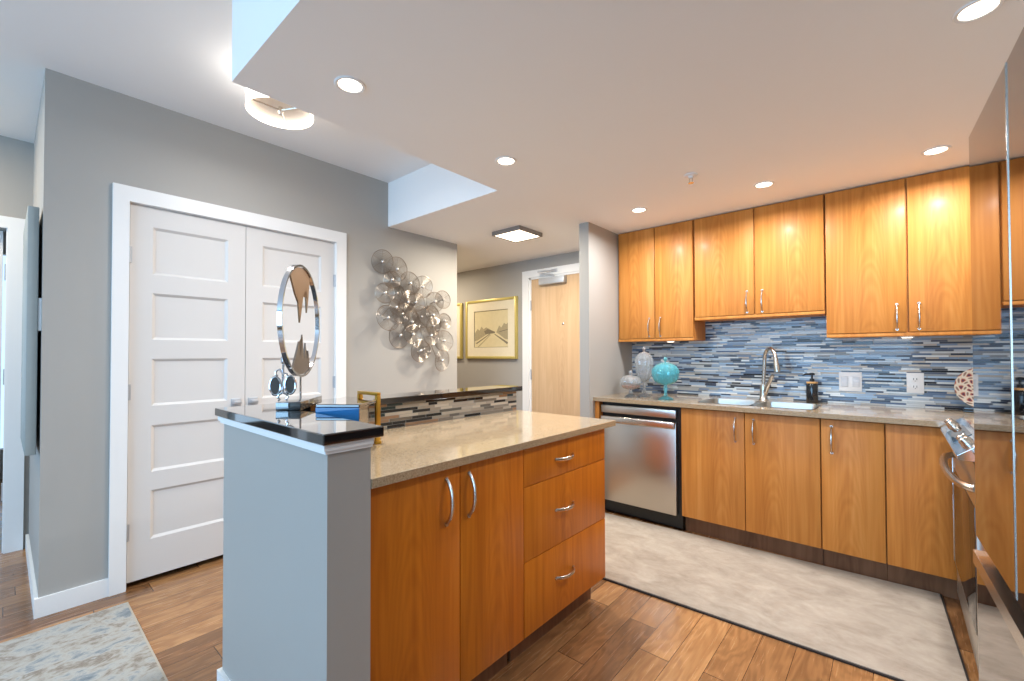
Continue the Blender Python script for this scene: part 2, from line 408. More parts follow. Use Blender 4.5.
# ---------------------------------------------------------------- closet double doors
bm = bmesh.new()
for b in ((LX, LX+.02, CY0-.068, CY0, 0, CZ), (LX, LX+.02, CY1, CY1+.078, 0, CZ), (LX, LX+.02, CY0-.068, CY1+.078, CZ, CZ+.082),
          (LX-.12, LX, CY0-.001, CY0+.004, 0, CZ), (LX-.12, LX, CY1-.004, CY1+.001, 0, CZ), (LX-.12, LX, CY0, CY1, CZ-.004, CZ)):
    box(bm, *b)
struct('trim_2', bm, WHITE, 'white casing round the double closet doors', 'trim')

def panel_door(name, label, y0, y1, hinge_y, knob_y):
    """five-panel leaf in the plane x = const, front towards +X"""
    xf = LX-.004; z0, z1 = .032, CZ-.006
    bm = bmesh.new()
    box(bm, xf-.035, xf-.012, y0, y1, z0, z1)
    stile = .098
    zs = [(1.975, 1.709), (1.605, 1.344), (1.238, .975), (.868, .610), (.508, .239)]
    for a, b in ((y0, y0+stile), (y1-stile, y1)): box(bm, xf-.012, xf, a, b, z0, z1)
    edges = [z1]+[q for p in zs for q in p]+[z0]
    for i in range(0, len(edges), 2): box(bm, xf-.012, xf, y0+stile, y1-stile, edges[i+1], edges[i])
    for zt, zb in zs:            # sloped sticking round each recessed panel
        ya, yb = y0+stile, y1-stile; k = .014
        outer = [(ya, zb), (yb, zb), (yb, zt), (ya, zt)]; inner = [(ya+k, zb+k), (yb-k, zb+k), (yb-k, zt-k), (ya+k, zt-k)]
        vo = [bm.verts.new((xf-.0005, p[0], p[1])) for p in outer]; vi = [bm.verts.new((xf-.0115, p[0], p[1])) for p in inner]
        for i in range(4): bm.faces.new((vo[i], vo[(i+1) % 4], vi[(i+1) % 4], vi[i]))
    d = struct(name, bm, DOORW, label, 'door')
    for za, zb in ((1.762, 1.850), (1.015, 1.100), (.256, .345)):
        bm = bmesh.new(); tube(bm, [(xf+.006, hinge_y, za), (xf+.006, hinge_y, zb)], .006, 10)
        box(bm, xf-.002, xf+.003, hinge_y-.012, hinge_y+.012, za, zb)
        obj('hinge', bm, HINGE, d)
    bm = bmesh.new(); s = 1 if knob_y > hinge_y else -1
    box(bm, xf-.002, xf+.006, knob_y-.028, knob_y+.028, .935, .985, .002)
    tube(bm, [(xf+.004, knob_y, .962), (xf+.03, knob_y, .962)], .008, 10)
    box(bm, xf+.026, xf+.036, knob_y-.022, knob_y+.022, .953, .971, .003)
    obj('handle', bm, HINGE, d)
    return d
panel_door('door_1', 'left white five-panel leaf of the closet', CY0+.006, 1.0145, CY0+.003, .965)
panel_door('door_2', 'right white five-panel leaf of the closet', 1.0175, CY1-.006, CY1-.003, 1.062)

# ---------------------------------------------------------------- entry door
bm = bmesh.new()
for b in ((EDX0-.09, EDX0, EY-.02, EY, 0, EDZ), (EDX1, EDX1+.09, EY-.02, EY, 0, EDZ), (EDX0-.09, EDX1+.09, EY-.02, EY, EDZ, EDZ+.078),
          (EDX0, EDX0+.022, EY-.004, EY+.08, 0, EDZ), (EDX1-.022, EDX1, EY-.004, EY+.08, 0, EDZ), (EDX0, EDX1, EY-.004, EY+.08, EDZ-.02, EDZ)):
    box(bm, *b)
struct('trim_3', bm, WHITE, 'white frame round the birch entry door', 'trim')
d = struct('door_3', B(EDX0+.022, EDX1-.022, EY+.008, EY+.052, .012, EDZ-.02), BIRCH, 'pale birch veneer entry door', 'door')
for za, zb in ((1.74, 1.85), (.98, 1.09), (.22, .33)):
    bm = bmesh.new(); tube(bm, [(EDX0+.02, EY-.004, za), (EDX0+.02, EY-.004, zb)], .008, 10); obj('hinge', bm, HINGE, d)
bm = bmesh.new(); box(bm, -2.885, -2.56, EY-.055, EY+.008, 2.000, 2.072, .006)
obj('door_closer', bm, HINGE, d)
bm = bmesh.new(); tube(bm, [(-2.70, EY-.03, 2.075), (-2.70, EY-.03, 2.095), (-2.84, EY-.13, 2.125)], .009, 8); tube(bm, [(-2.84, EY-.13, 2.13), (-2.70, EY-.03, 2.142)], .008, 8)
box(bm, -2.73, -2.66, EY-.035, EY-.018, 2.125, 2.155, .004)
obj('closer_arm', bm, HINGE, d)
bm = bmesh.new(); lathe(bm, [(.012, 0), (.012, .006), (.006, .010)], (-2.607, EY+.008, 1.575), 16, (0, -1, 0)); obj('peephole', bm, NICKEL, d)
bm = bmesh.new(); lathe(bm, [(.032, 0), (.032, .01), (.012, .014), (.012, .05)], (-2.22, EY+.008, .98), 20, (0, -1, 0)); tube(bm, [(-2.22, EY-.04, .98), (-2.34, EY-.04, .98)], .009, 8)
obj('handle', bm, NICKEL, d)

# ---------------------------------------------------------------- far left door
bm = bmesh.new()
for b in ((-4.31, -4.29, .015, .100, 0, 2.077), (-4.31, -4.29, -.885, -.80, 0, 2.077), (-4.31, -4.29, -.885, .100, 2.077, 2.15),
          (-4.43, -4.31, .010, .0155, 0, 2.077), (-4.43, -4.31, -.80, -.795, 0, 2.077)):
    box(bm, *b)
struct('trim_4', bm, WHITE, 'white casing of the far left door', 'trim')
bm = bmesh.new(); hp = (-4.375, .008, 0)
box(bm, -5.17, -4.38, -.040, -.004, .02, 2.07)
d4 = struct('door_4', bm, DOORW, 'white door standing open at the far left', 'door')
for zc in (1.80, 1.12, .38):
    obj('hinge', B(-4.40, -4.325, .004, .0095, zc-.05, zc+.05), HINGE, d4)
struct('wall_bedroom', multi((-7, -5.9, .05, .15, 0, ZH), (-7, -4.43, -2.6, -2.5, 0, ZH), (-7, -6.9, -2.5, .05, 0, .3), (-7, -6.9, -2.5, .05, 2.3, ZH)), WALL, 'wall of the room beyond the far left door', 'wall')

# back windows frame (behind the camera, seen only in reflections)
bm = bmesh.new()
for x in (-3.3, -2.0, -.7, .66): box(bm, x, x+.06, -3.57, -3.5, .4, 2.5)
for z in (.4, 1.7, 2.44): box(bm, -3.3, .72, -3.57, -3.5, z, z+.06)
struct('window_1', bm, WHITE, 'white window frames behind the camera', 'window')

# ---------------------------------------------------------------- handles
def bow_pull(parent, base, d_along, out, length=.145, rise=.028, r=.0058):
    """arched bar pull, its feet at base +- length/2 along d_along, bowing out along out"""
    c = Vector(base); a = Vector(d_along); o = Vector(out)
    pts, rad = [], []
    for i in range(13):
        s = -1+i/6
        pts.append(c+a*(s*length/2)+o*(rise*(1-abs(s)**2.6)))
        rad.append(r*(1.05-.25*abs(s)))
    bm = bmesh.new(); tube(bm, pts, rad, 10, flat=1.35)
    for s in (-1, 1):
        e = c+a*(s*length/2)
        tube(bm, [e-o*.002, e+o*.004], r*1.25, 10)
    return obj('handle', bm, NICKEL, parent)

# ---------------------------------------------------------------- upper cabinets
UY = 3.502
def upper(label, x0, x1, z0, doors):
    t = thing('wall_cabinet', label, 'cabinet', ((x0+x1)/2, SY, z0), 'upper cabinets over the sink run')
    obj('body', B(x0+.001, x1-.001, UY+.020, SY-.008, z0+.004, ZL-.001), WOOD, t, smooth=False)
    obj('light_rail', B(x0+.003, x1-.003, UY+.004, UY+.0195, z0, z0+.022, .002), WOOD, t)
    for a, b, side in doors:
        d = obj('door', B(a+.0025, b-.0025, UY, UY+.018, z0+.024, ZL-.008, .003), WOOD, t)
        hx = b-.047 if side == 'r' else a+.047
        bow_pull(d, (hx, UY, z0+.115), (0, 0, 1), (0, -1, 0), .15)
    return t
upper('narrow pair of honey wood wall cabinet doors beside the grey wing wall', -1.817, -1.172, 1.362, [(-1.803, -1.483, 'r'), (-1.483, -1.174, 'l')])
upper('shorter honey wood wall cabinet hung higher above the sink', -1.170, -.337, 1.515, [(-1.163, -.750, 'r'), (-.747, -.339, 'l')])
upper('wide honey wood wall cabinet next to the refrigerator', -.335, .462, 1.360, [(-.334, .060, 'r'), (.064, .460, 'l')])

# ---------------------------------------------------------------- sink run
DYF = 3.129
KZ = .122
def lower(label, x0, x1, doors, back=SY-.001):
    t = thing('base_cabinet', label, 'cabinet', ((x0+x1)/2, 3.45, 0), 'base cabinets under the sink counter')
    if x1-x0 > .7: bm = multi((x0, x1, DYF+.020, back, KZ, .69), (x0, x1, DYF+.020, DYF+.036, .69, .884), (x0, x0+.016, DYF+.036, back, .69, .884), (x1-.016, x1, DYF+.036, back, .69, .884))
    else: bm = B(x0, x1, DYF+.020, back, KZ, .884)
    obj('body', bm, WOOD, t, smooth=False)
    obj('toe_kick', B(x0, x1, 3.205, 3.225, 0, KZ), TOE, t, smooth=False)
    for a, b, side in doors:
        d = obj('door', B(a+.002, b-.002, DYF, DYF+.018, KZ, .876, .003), WOOD, t)
        if side:
            hx = b-.055 if side == 'r' else a+.052
            bow_pull(d, (hx, DYF, .762), (0, 0, 1), (0, -1, 0), .15)
    return t
lower('wide two-door honey wood base cabinet under the sink', -1.142, -.334, [(-1.142, -.735, 'r'), (-.735, -.334, 'l')])
lower('narrow single-door honey wood base cabinet right of the sink cabinet', -.332, -.046, [(-.332, -.046, 'l')])
lower('plain handleless honey wood corner base panel beside the range', -.044, .236, [(-.044, .234, None)])
tag(obj('end_panel', B(-1.8195, -1.784, 3.115, SY-.001, 0, .884), WOOD), 'thin upright wood end panel left of the dishwasher', 'panel')

# dishwasher
dw = thing('dishwasher', 'stainless steel dishwasher under the left end of the sink counter', 'dishwasher', (-1.46, 3.4, 0))
obj('tub', B(-1.775, -1.145, DYF+.03, SY-.01, .02, .872), BLK, dw, smooth=False)
obj('door', B(-1.772, -1.176, DYF-.004, DYF+.028, .112, .765, .006), STEEL, dw)
obj('control_panel', B(-1.772, -1.176, DYF-.004, DYF+.028, .797, .856, .005), STEEL, dw)
bm = bmesh.new(); box(bm, -1.768, -1.180, DYF-.026, DYF-.002, .722, .775, .010, seg=3); obj('handle', bm, NICKEL, dw)
obj('kick_plate', B(-1.772, -1.15, DYF+.05, DYF+.065, .012, .108), BLK, dw, smooth=False)

# worktop with a hole for the sink
SKX0, SKX1, SKY0, SKY1 = -1.06, -.38, 3.22, 3.60
bm = bmesh.new()
for b in ((-1.82, SKX0, 3.084, SY-.006), (SKX1, .205, 3.084, SY-.006), (.205, RX-.001, 3.084, SY-.006), (SKX0, SKX1, 3.084, SKY0), (SKX0, SKX1, SKY1, SY-.006)):
    box(bm, b[0], b[1], b[2], b[3], .886, .914)
bmesh.ops.remove_doubles(bm, verts=bm.verts, dist=.0001)
tag(obj('worktop', bm, GRAN, smooth=False), 'long beige speckled stone worktop along the tiled sink wall', 'countertop')

# sink
sk = thing('kitchen_sink', 'stainless double-bowl sink set into the stone worktop', 'sink', ((SKX0+SKX1)/2, 3.41, .70))
def bowl(x0, x1, y0, y1, zt, zb):
    bm = bmesh.new(); r = .045; seg = 5
    def ring(e, z):
        out = []
        for cx, cy, a0 in ((x1-r, y1-r, 0), (x0+r, y1-r, 90), (x0+r, y0+r, 180), (x1-r, y0+r, 270)):
            for k in range(seg+1):
                a = math.radians(a0+90*k/seg); out.append(bm.verts.new((cx+(r-e)*math.cos(a), cy+(r-e)*math.sin(a), z)))
        return out
    rs = [ring(-.014, zt), ring(0, zt), ring(.004, zt-.02), ring(.010, zb+.03), ring(.03, zb+.004), ring(.042, zb)]
    for a, b in zip(rs, rs[1:]):
        for k in range(len(a)): bm.faces.new((a[k], a[(k+1) % len(a)], b[(k+1) % len(a)], b[k]))
    bm.faces.new(rs[-1])
    lathe(bm, [(.0, .004), (.03, .004), (.042, .002)], ((x0+x1)/2, (y0+y1)/2, zb), 20, closed=False)
    return bm
obj('basin', bowl(SKX0+.004, -.735, SKY0+.004, SKY1-.004, .9155, .72), STEEL, sk)
obj('basin', bowl(-.705, SKX1-.004, SKY0+.004, SKY1-.004, .9155, .74), STEEL, sk)

# faucet
fa = thing('faucet', 'satin nickel pull-down gooseneck faucet behind the sink', 'faucet', (-.735, 3.68, .914))
bm = bmesh.new(); lathe(bm, [(.034, 0), (.034, .006), (.027, .016), (.024, .06), (.024, .10), (.021, .115)], (-.735, 3.68, .914), 24); obj('base', bm, NICKEL, fa)
bm = bmesh.new()
pts = [(-.735, 3.68, 1.02)]+[(-.735+.012*i/6, 3.68-.01*i/6, 1.02+.19*i/6) for i in range(1, 7)]
for i in range(1, 13):
    a = PI*i/12*.93
    pts.append((-.723+.045*(1-math.cos(a)), 3.67-.055*(1-math.cos(a)), 1.21+.085*math.sin(a)))
tube(bm, pts, .0125, 12); obj('gooseneck', bm, NICKEL, fa)
e = Vector(pts[-1]); bm = bmesh.new(); tube(bm, [e+Vector((0, 0, .005)), e+Vector((.004, -.004, -.03)), e+Vector((.010, -.010, -.075)), e+Vector((.013, -.013, -.10))], [.014, .016, .021, .019], 14); obj('spray_head', bm, NICKEL, fa)
bm = bmesh.new(); tube(bm, [(-.728, 3.674, .960), (-.700, 3.655, 1.03), (-.662, 3.625, 1.105)], [.018, .015, .012], 12); obj('lever', bm, NICKEL, fa)

# soap dispenser
sd = thing('soap_dispenser', 'dark pump soap bottle with wooden collar right of the faucet', 'bottle', (-.435, 3.675, .914))
bm = bmesh.new(); lathe(bm, [(.033, 0), (.035, .004), (.035, .125), (.030, .137), (.016, .142)], (-.435, 3.675, .914), 28); obj('bottle', bm, SOAP, sd)
bm = bmesh.new(); lathe(bm, [(.034, .137), (.034, .147), (.016, .149)], (-.435, 3.675, .914), 24); obj('collar', bm, BAMB, sd, label='tan wooden collar')
bm = bmesh.new(); lathe(bm, [(.014, .148), (.014, .168), (.006, .170), (.006, .192), (.017, .194), (.017, .206), (.008, .210)], (-.435, 3.675, .914), 18)
tube(bm, [(-.435, 3.675, 1.114), (-.470, 3.650, 1.114), (-.482, 3.642, 1.106)], .006, 8); obj('pump', bm, BLK, sd)

# switch and outlet plates
sw = thing('light_switch', 'white double rocker switch plate on the mosaic right of the soap bottle', 'switch', (-.230, SY-.006, 1.0))
obj('plate', B(-.292, -.168, SY-.012, SY-.0062, 1.000, 1.130, .002), PLASTW, sw)
for x in (-.262, -.198): obj('rocker', B(x-.020, x+.020, SY-.016, SY-.012, 1.030, 1.100, .002), ROCK, sw)
ou = thing('wall_outlet', 'white single outlet plate on the mosaic under the wide wall cabinet', 'outlet', (.096, SY-.006, 1.0))
obj('plate', B(.055, .137, SY-.012, SY-.0062, 1.005, 1.133, .002), PLASTW, ou)
for z in (1.045, 1.092):
    f = obj('socket', B(.078, .114, SY-.014, SY-.012, z-.016, z+.016, .0015), PLASTW, ou)
    bm = bmesh.new(); box(bm, .087, .090, SY-.0147, SY-.0139, z-.004, z+.008); box(bm, .102, .105, SY-.0147, SY-.0139, z-.004, z+.008); box(bm, .094, .098, SY-.0147, SY-.0139, z-.012, z-.008)
    obj('slot', bm, BLK, f, smooth=False)

# glassware on the worktop
def scallop(bm, c, amp, n):
    cx, cy = c[0], c[1]
    for v in bm.verts:
        a = math.atan2(v.co.y-cy, v.co.x-cx); k = 1+amp*math.cos(n*a)
        v.co.x = cx+(v.co.x-cx)*k; v.co.y = cy+(v.co.y-cy)*k
def lidded(label, c, mat, s, foot, stem, bowlr, bowlh, lidh, group=None, n=14, fill=None):
    z = c[2]
    t = thing('lidded_dish', label, 'dish', c, 'lidded glass dishes on the worktop')
    hb = stem+.01
    bm = bmesh.new(); lathe(bm, [(foot, 0), (foot, .006), (foot*.75, .016), (.012, .03), (.010, stem*.6), (.013, stem*.8), (.011, hb)], c, 28); scallop(bm, c, .05, n); obj('stem', bm, mat, t)
    prof = [(.012, hb)]+[(bowlr*math.sin(q*PI/2/6)**.8, hb+bowlh*(1-math.cos(q*PI/2/6))) for q in range(1, 7)]
    inner = [(max(r-.004, .002), h+.003) for r, h in prof[::-1]]
    bm = bmesh.new(); lathe(bm, prof+inner, c, 42); scallop(bm, c, .045, n); obj('bowl', bm, mat, t)
    zt = hb+bowlh+.004
    prof = [(bowlr*1.03, zt), (bowlr*1.03, zt+.005)]+[(bowlr*math.cos(q*PI/2/6)**.9+.006, zt+.005+lidh*math.sin(q*PI/2/6)) for q in range(1, 6)]+[(.008, zt+lidh+.008)]
    inner = [(max(r-.004, .002), h-.003) for r, h in prof[::-1]]
    bm = bmesh.new(); lathe(bm, prof+inner, c, 42); scallop(bm, c, .045, n); ld = obj('lid', bm, mat, t)
    bm = bmesh.new(); lathe(bm, [(.007, zt+lidh+.006), (.007, zt+lidh+.014), (.014, zt+lidh+.024), (.015, zt+lidh+.032), (.009, zt+lidh+.042), (.0, zt+lidh+.050)], c, 18, closed=False); obj('knob', bm, mat, ld)
    if fill:
        bm = bmesh.new(); lathe(bm, [(.004, hb+.006)]+[((bowlr-.006)*math.sin(q*PI/2/6)**.8, hb+.006+bowlh*.8*(1-math.cos(q*PI/2/6))) for q in range(1, 6)]+[(.0, hb+bowlh*.75)], c, 28, closed=False); obj('filling', bm, fill, t)
    return t
lidded('teal pressed-glass footed dish with a knobbed lid on the worktop', (-1.306, 3.27, .914), TEAL, 1, .052, .10, .092, .075, .085)
lidded('tall clear glass footed jar with lid standing behind the shorter clear dish', (-1.533, 3.40, .914), CLEAR, 1, .050, .11, .066, .13, .10)
lidded('short clear glass footed dish with pink filling by the wing wall', (-1.590, 3.275, .914), CLEAR, 1, .045, .05, .075, .05, .055, fill=SAND)

# decorated plate on a stand in the corner
pl = thing('decorative_plate', 'round patterned ceramic plate leaning in the counter corner by the range', 'plate', (.385, 3.70, .914))
bm = bmesh.new()
lathe(bm, [(.0, -.006), (.07, -.006), (.118, .008), (.120, .011), (.07, .0), (.0, .0)], (.385, 3.715, 1.055), 48, (0, -1, .22), closed=False)
obj('dish', bm, PLATE, pl, origin=(.385, 3.715, .925))
bm = bmesh.new(); box(bm, .300, .47, 3.66, 3.76, .914, .926, .003); box(bm, .300, .47, 3.655, 3.667, .926, .945, .003); tube(bm, [(.385, 3.755, .926), (.385, 3.762, 1.05)], .006, 8); obj('stand', bm, SOAP, pl, label='dark plate stand')

# puck lights under the wall cabinets
for x, y, z, lb in ((-1.392, 3.60, 1.366, 'small round puck light under the narrow wall cabinet'), (.06, 3.66, 1.364, 'small round puck light under the wide wall cabinet')):
    t = thing('puck_light', lb, 'light', (x, y, z-.01), 'puck lights under the wall cabinets')
    bm = bmesh.new(); lathe(bm, [(.036, 0), (.034, -.008), (.028, -.009)], (x, y, z), 24); obj('housing', bm, PLASTW, t)
    bm = bmesh.new(); lathe(bm, [(.026, -.0092), (.024, -.0115)], (x, y, z), 24); obj('lens', bm, PUCK, t)

# ---------------------------------------------------------------- island
IXF = -1.126
def island_unit(label, y0, y1):
    t = thing('base_cabinet', label, 'cabinet', (-1.45, (y0+y1)/2, 0), 'island base cabinets')
    obj('body', B(-1.782, IXF-.020, y0, y1, .124, .885), WOODI, t, smooth=False)
    obj('toe_kick', B(-1.215, -1.200, y0, y1-.02, 0, .124), TOE, t, smooth=False)
    return t
t = island_unit('two-door cherry wood island cabinet in a warm-lit tone next to the half wall end', .674, 1.3695)
for a, b, hy in ((.676, 1.028, .966), (1.028, 1.370, 1.068)):
    d = obj('door', B(IXF-.018, IXF, a+.0015, b-.002, .124, .880, .002), WOODI, t)
    bow_pull(d, (IXF, hy, .772), (0, 0, 1), (1, 0, 0), .15, .030)
t = island_unit('three-drawer cherry wood island cabinet in a warm-lit tone at the far end', 1.370, 2.021)
for a, b, hz in ((.124, .4225, .283), (.4225, .7225, .578), (.7225, .880, .798)):
    d = obj('drawer', B(IXF-.018, IXF, 1.3715, 2.021, a+.0012, b-.0015, .002), WOODI, t)
    bow_pull(d, (IXF, 1.655, hz), (0, 1, 0), (1, 0, 0), .135, .030)
bm = bmesh.new(); box(bm, -1.780, -1.096, .672, 2.085, .886, .914, .002)
tag(obj('worktop', bm, GRAN, smooth=False), 'beige speckled stone worktop on the island', 'countertop')
bm = bmesh.new()
prism(bm, [(-1.924, .522), (-1.071, .522), (-1.071, .695), (-1.750, .695), (-1.750, 2.120), (-1.924, 2.120)], 1.031, 1.060, .003)
tag(obj('bar_top', bm, BLACK, smooth=False), 'polished black granite ledge on top of the half wall', 'countertop')

# ---------------------------------------------------------------- things on the island
# ring sculpture
u = Vector((-.75, .661, 0)); w = Vector((.661, .75, 0)); C0 = Vector((-1.722, .750, 0))
rs_ = thing('ring_sculpture', 'upright metal ring sculpture with jagged leaf shapes on a black block', 'sculpture', (C0.x, C0.y, 1.06))
bm = bmesh.new(); box(bm, C0.x-.13, C0.x+.13, C0.y-.042, C0.y+.042, 1.0605, 1.090, .002, rot=math.atan2(u.y, u.x), piv=C0); obj('base', bm, GLOSSBLK, rs_)
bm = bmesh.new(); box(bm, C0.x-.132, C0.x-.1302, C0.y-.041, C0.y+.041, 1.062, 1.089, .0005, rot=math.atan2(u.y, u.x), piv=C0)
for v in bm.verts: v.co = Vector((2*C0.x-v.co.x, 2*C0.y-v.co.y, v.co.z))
obj('end_reflection', bm, BLUE_REFL, rs_, label='blue window reflection painted on the end of the block')  # thin slip carrying the painted window reflection on the black block
RC = C0+Vector((0, 0, 1.387)); R0 = .210
bm = bmesh.new()
N = 72; prof = [(-.004, -.008), (.004, -.008), (.004, .008), (-.004, .008)]
rings = []
for k in range(N):
    a = 2*PI*k/N; rad = u*math.cos(a)+Vector((0, 0, 1))*math.sin(a)
    rings.append([bm.verts.new(RC+rad*(R0+dr)+w*dw) for dr, dw in prof])
for k in range(N):
    A, Bq = rings[k], rings[(k+1) % N]
    for j in range(4): bm.faces.new((A[j], A[(j+1) % 4], Bq[(j+1) % 4], Bq[j]))
obj('ring', bm, CHROME, rs_)
def shard(mat, name, top):
    """jagged inlay that fills an arc of the ring and runs out in uneven points"""
    bm = bmesh.new()
    if top: prof2 = [(-.62, .0), (-.50, .55), (-.40, .98), (-.28, .35), (-.12, .62), (.02, 1.0), (.12, 1.36), (.24, .80), (.45, .55), (.80, .08)]
    else: prof2 = [(-.66, .02), (-.52, .42), (-.42, .16), (-.30, .74), (-.19, .26), (-.06, 1.02), (.06, .32), (.17, .80), (.34, .45), (.62, .05)]
    arc = []
    sgn = 1 if top else -1
    x0, x1 = prof2[0][0]*.155, prof2[-1][0]*.155
    edge = lambda x: sgn*math.sqrt(max(0, (R0-.006)**2-x*x))
    for i in range(11):
        x = x0+(x1-x0)*i/10; arc.append((x, edge(x)))
    tips = []
    for x, dpt in prof2[::-1][1:-1]:
        xx = x*.155; tips.append((xx, edge(xx)-sgn*dpt*(.14 if top else .13)-sgn*.02))
    pts = arc+tips
    front = [bm.verts.new(RC+u*(-x)+Vector((0, 0, z))-w*.003) for x, z in pts]
    backv = [bm.verts.new(RC+u*(-x)+Vector((0, 0, z))+w*.003) for x, z in pts]
    bm.faces.new(front); bm.faces.new(backv[::-1])
    for i in range(len(pts)): bm.faces.new((front[i], front[(i+1) % len(pts)], backv[(i+1) % len(pts)], backv[i]))
    bmesh.ops.triangulate(bm, faces=[f for f in bm.faces if len(f.verts) > 4])
    obj(name, bm, mat, rs_, smooth=False, label=('bronze jagged leaf hanging from the top of the ring' if top else 'pewter jagged leaf rising from the bottom of the ring'))
shard(BRONZE, 'leaf', True); shard(PEWTER, 'leaf', False)
bm = bmesh.new(); tube(bm, [C0+Vector((0, 0, 1.089)), C0+Vector((0, 0, 1.176))], .004, 10); obj('stem', bm, CHROME, rs_)

# figurine standing on the near end of the sculpture's block
FC = C0-u*.112-w*.024
fg = thing('figurine', 'small silver figurine with two dark ovals on the near end of the block', 'figurine', (FC.x, FC.y, 1.09))
rdir = Vector((.50, .866, 0)).normalized()
vdir = Vector((.866, -.50, 0))
for s, zz in ((-1, 1.147), (1, 1.150)):
    cc = FC+rdir*(s*.024)+Vector((0, 0, zz))
    bm = bmesh.new(); pts = [cc+rdir*(.017*math.cos(2*PI*k/24))+Vector((0, 0, .032*math.sin(2*PI*k/24))) for k in range(24)]
    tube(bm, pts, .0042, 8, closed=True); obj('oval_rim', bm, CHROME, fg)
    bm = bmesh.new(); lathe(bm, [(0, -.003), (.9, -.003), (1.0, 0), (.9, .003), (0, .003)], (0, 0, 0), 24, vdir, closed=False)
    for v in bm.verts:
        h = v.co.dot(rdir); z = v.co.z; d_ = v.co.dot(vdir); v.co = cc+rdir*(h*.016)+Vector((0, 0, z*.031))+vdir*d_
    obj('oval', bm, GLOSSBLK, fg)
bm = bmesh.new()
P = lambda a, z: FC+rdir*a+Vector((0, 0, z))
tube(bm, [P(0, 1.120), P(0, 1.200), P(.002, 1.232)], .0042, 8); box(bm, P(0, 0).x-.007, P(0, 0).x+.007, P(0, 0).y-.007, P(0, 0).y+.007, 1.226, 1.252, .003)
tube(bm, [P(0, 1.190), P(-.012, 1.206), P(-.022, 1.200), P(-.024, 1.19), P(-.018, 1.180)], .004, 8); tube(bm, [P(0, 1.184), P(.008, 1.192), P(.013, 1.190), P(.014, 1.18)], .004, 8)
obj('body', bm, CHROME, fg)
for s in (-1, 1):
    bm = bmesh.new(); tube(bm, [P(0, 1.124), P(s*.012, 1.117), P(s*.017, 1.107), P(s*.010, 1.099), P(s*.016, 1.0945)], .0042, 8); obj('foot', bm, CHROME, fg)

# low black appliance behind the raised end
bm = bmesh.new()
ap = thing('counter_appliance', 'low black glossy box-shaped appliance behind the raised end of the bar', 'appliance', (-1.55, .83, .914))
prism(bm, [(-1.500, .7072), (-1.385, .800), (-1.440, .872), (-1.615, .865), (-1.600, .835)], .9145, 1.0765, .003); obj('body', bm, GLOSSBLK, ap, smooth=False)
bm = bmesh.new(); prism(bm, [(-1.502, .704), (-1.382, .800), (-1.478, .925), (-1.700, .920), (-1.640, .860)], 1.077, 1.088, .003); obj('lid', bm, GLOSSBLK, ap, smooth=False)

bm = bmesh.new(); prism(bm, [(-1.5025, .7050), (-1.3865, .7985), (-1.3850, .8002), (-1.5010, .7066)], 0.93, 1.0765); obj('front_reflection', bm, BLUE_REFL, ap, smooth=False, label='blue window reflection painted on the front')  # thin slab painted with the window's blue reflection, over the black body
# gold open frame on the counter
gf = thing('gold_frame_stand', 'small open gold rectangular frame standing on the island counter', 'frame', (-1.50, .925, .914))
bm = bmesh.new()
box(bm, -1.640, -1.500, .938, .958, 1.100, 1.112, .002); box(bm, -1.512, -1.500, .938, .958, .926, 1.1, .002); box(bm, -1.640, -1.628, .938, .958, .926, 1.1, .002)
obj('frame', bm, GOLD, gf)
obj('foot', B(-1.64, -1.50, .937, .962, .9145, .926, .002), GOLD, gf)

# ---------------------------------------------------------------- range
rg = thing('range', 'stainless slide-in range between the refrigerator and the corner counter', 'stove', (.52, 2.67, 0))
RY0, RY1, RXF = 2.285, 3.060, .216
obj('body', B(RXF+.03, RX-.005, RY0, RY1, .09, .905), STEEL, rg, smooth=False)
obj('cooktop', B(RXF+.06, RX-.006, RY0, RY1, .9055, .918, .003), OVENGL, rg)
bm = bmesh.new()
sec = [(.168, .868), (.166, .885), (.243, .945), (.270, .935), (.270, .868)]
fr = [bm.verts.new((x, RY0, z)) for x, z in sec]; bk = [bm.verts.new((x, RY1, z)) for x, z in sec]
bm.faces.new(fr); bm.faces.new(bk[::-1])
for i in range(5): bm.faces.new((fr[i], fr[(i+1) % 5], bk[(i+1) % 5], bk[i]))
bmesh.ops.bevel(bm, geom=list(bm.edges), offset=.003, segments=2, affect='EDGES')
cp = obj('control_panel', bm, CHROME, rg)
nrm = Vector((-.060, 0, .077)).normalized()
for yy in (2.99, 2.91, 2.45, 2.37):
    bm = bmesh.new(); lathe(bm, [(.021, 0), (.021, .006), (.017, .012), (.016, .026), (.012, .029)], Vector((.205, yy, .9155)), 20, nrm); obj('knob', bm, NICKEL, rg)
bm = bmesh.new()
tv_ = Vector((.077, 0, .060)).normalized(); q0 = Vector((.205, 0, .9157))
for a, b in ((2.53, 2.83),):
    vs = [bm.verts.new(q0+tv_*s+Vector((0, yy, 0))+nrm*h) for h in (0, .002) for s, yy in ((-.035, a), (-.035, b), (.03, b), (.03, a))]
    bm.faces.new(vs[:4][::-1]); bm.faces.new(vs[4:])
    for i in range(4): bm.faces.new((vs[i], vs[(i+1) % 4], vs[4+(i+1) % 4], vs[4+i]))
obj('display', bm, OVENGL, rg, smooth=False)
RYD = 3.112
od = obj('oven_door', B(RXF-.004, RXF+.030, RY0+.002, RYD, .225, .855, .004), STEEL, rg)
obj('oven_window', B(RXF-.006, RXF-.003, RY0+.012, RYD-.075, .245, .70, .001), OVENGL, od)
obj('door_trim', B(RXF-.0065, RXF-.0042, RYD-.016, RYD-.001, .232, .74, .0005), CHROME, od)
bm = bmesh.new()
pts = [(RXF, RY1-.03, .765)]
for i in range(15):
    s = i/14; pts.append((RXF-.012-.046*math.sin(PI*min(1, max(0, s)))**.45, RY1-.04-(RY1-RY0-.08)*s, .765))
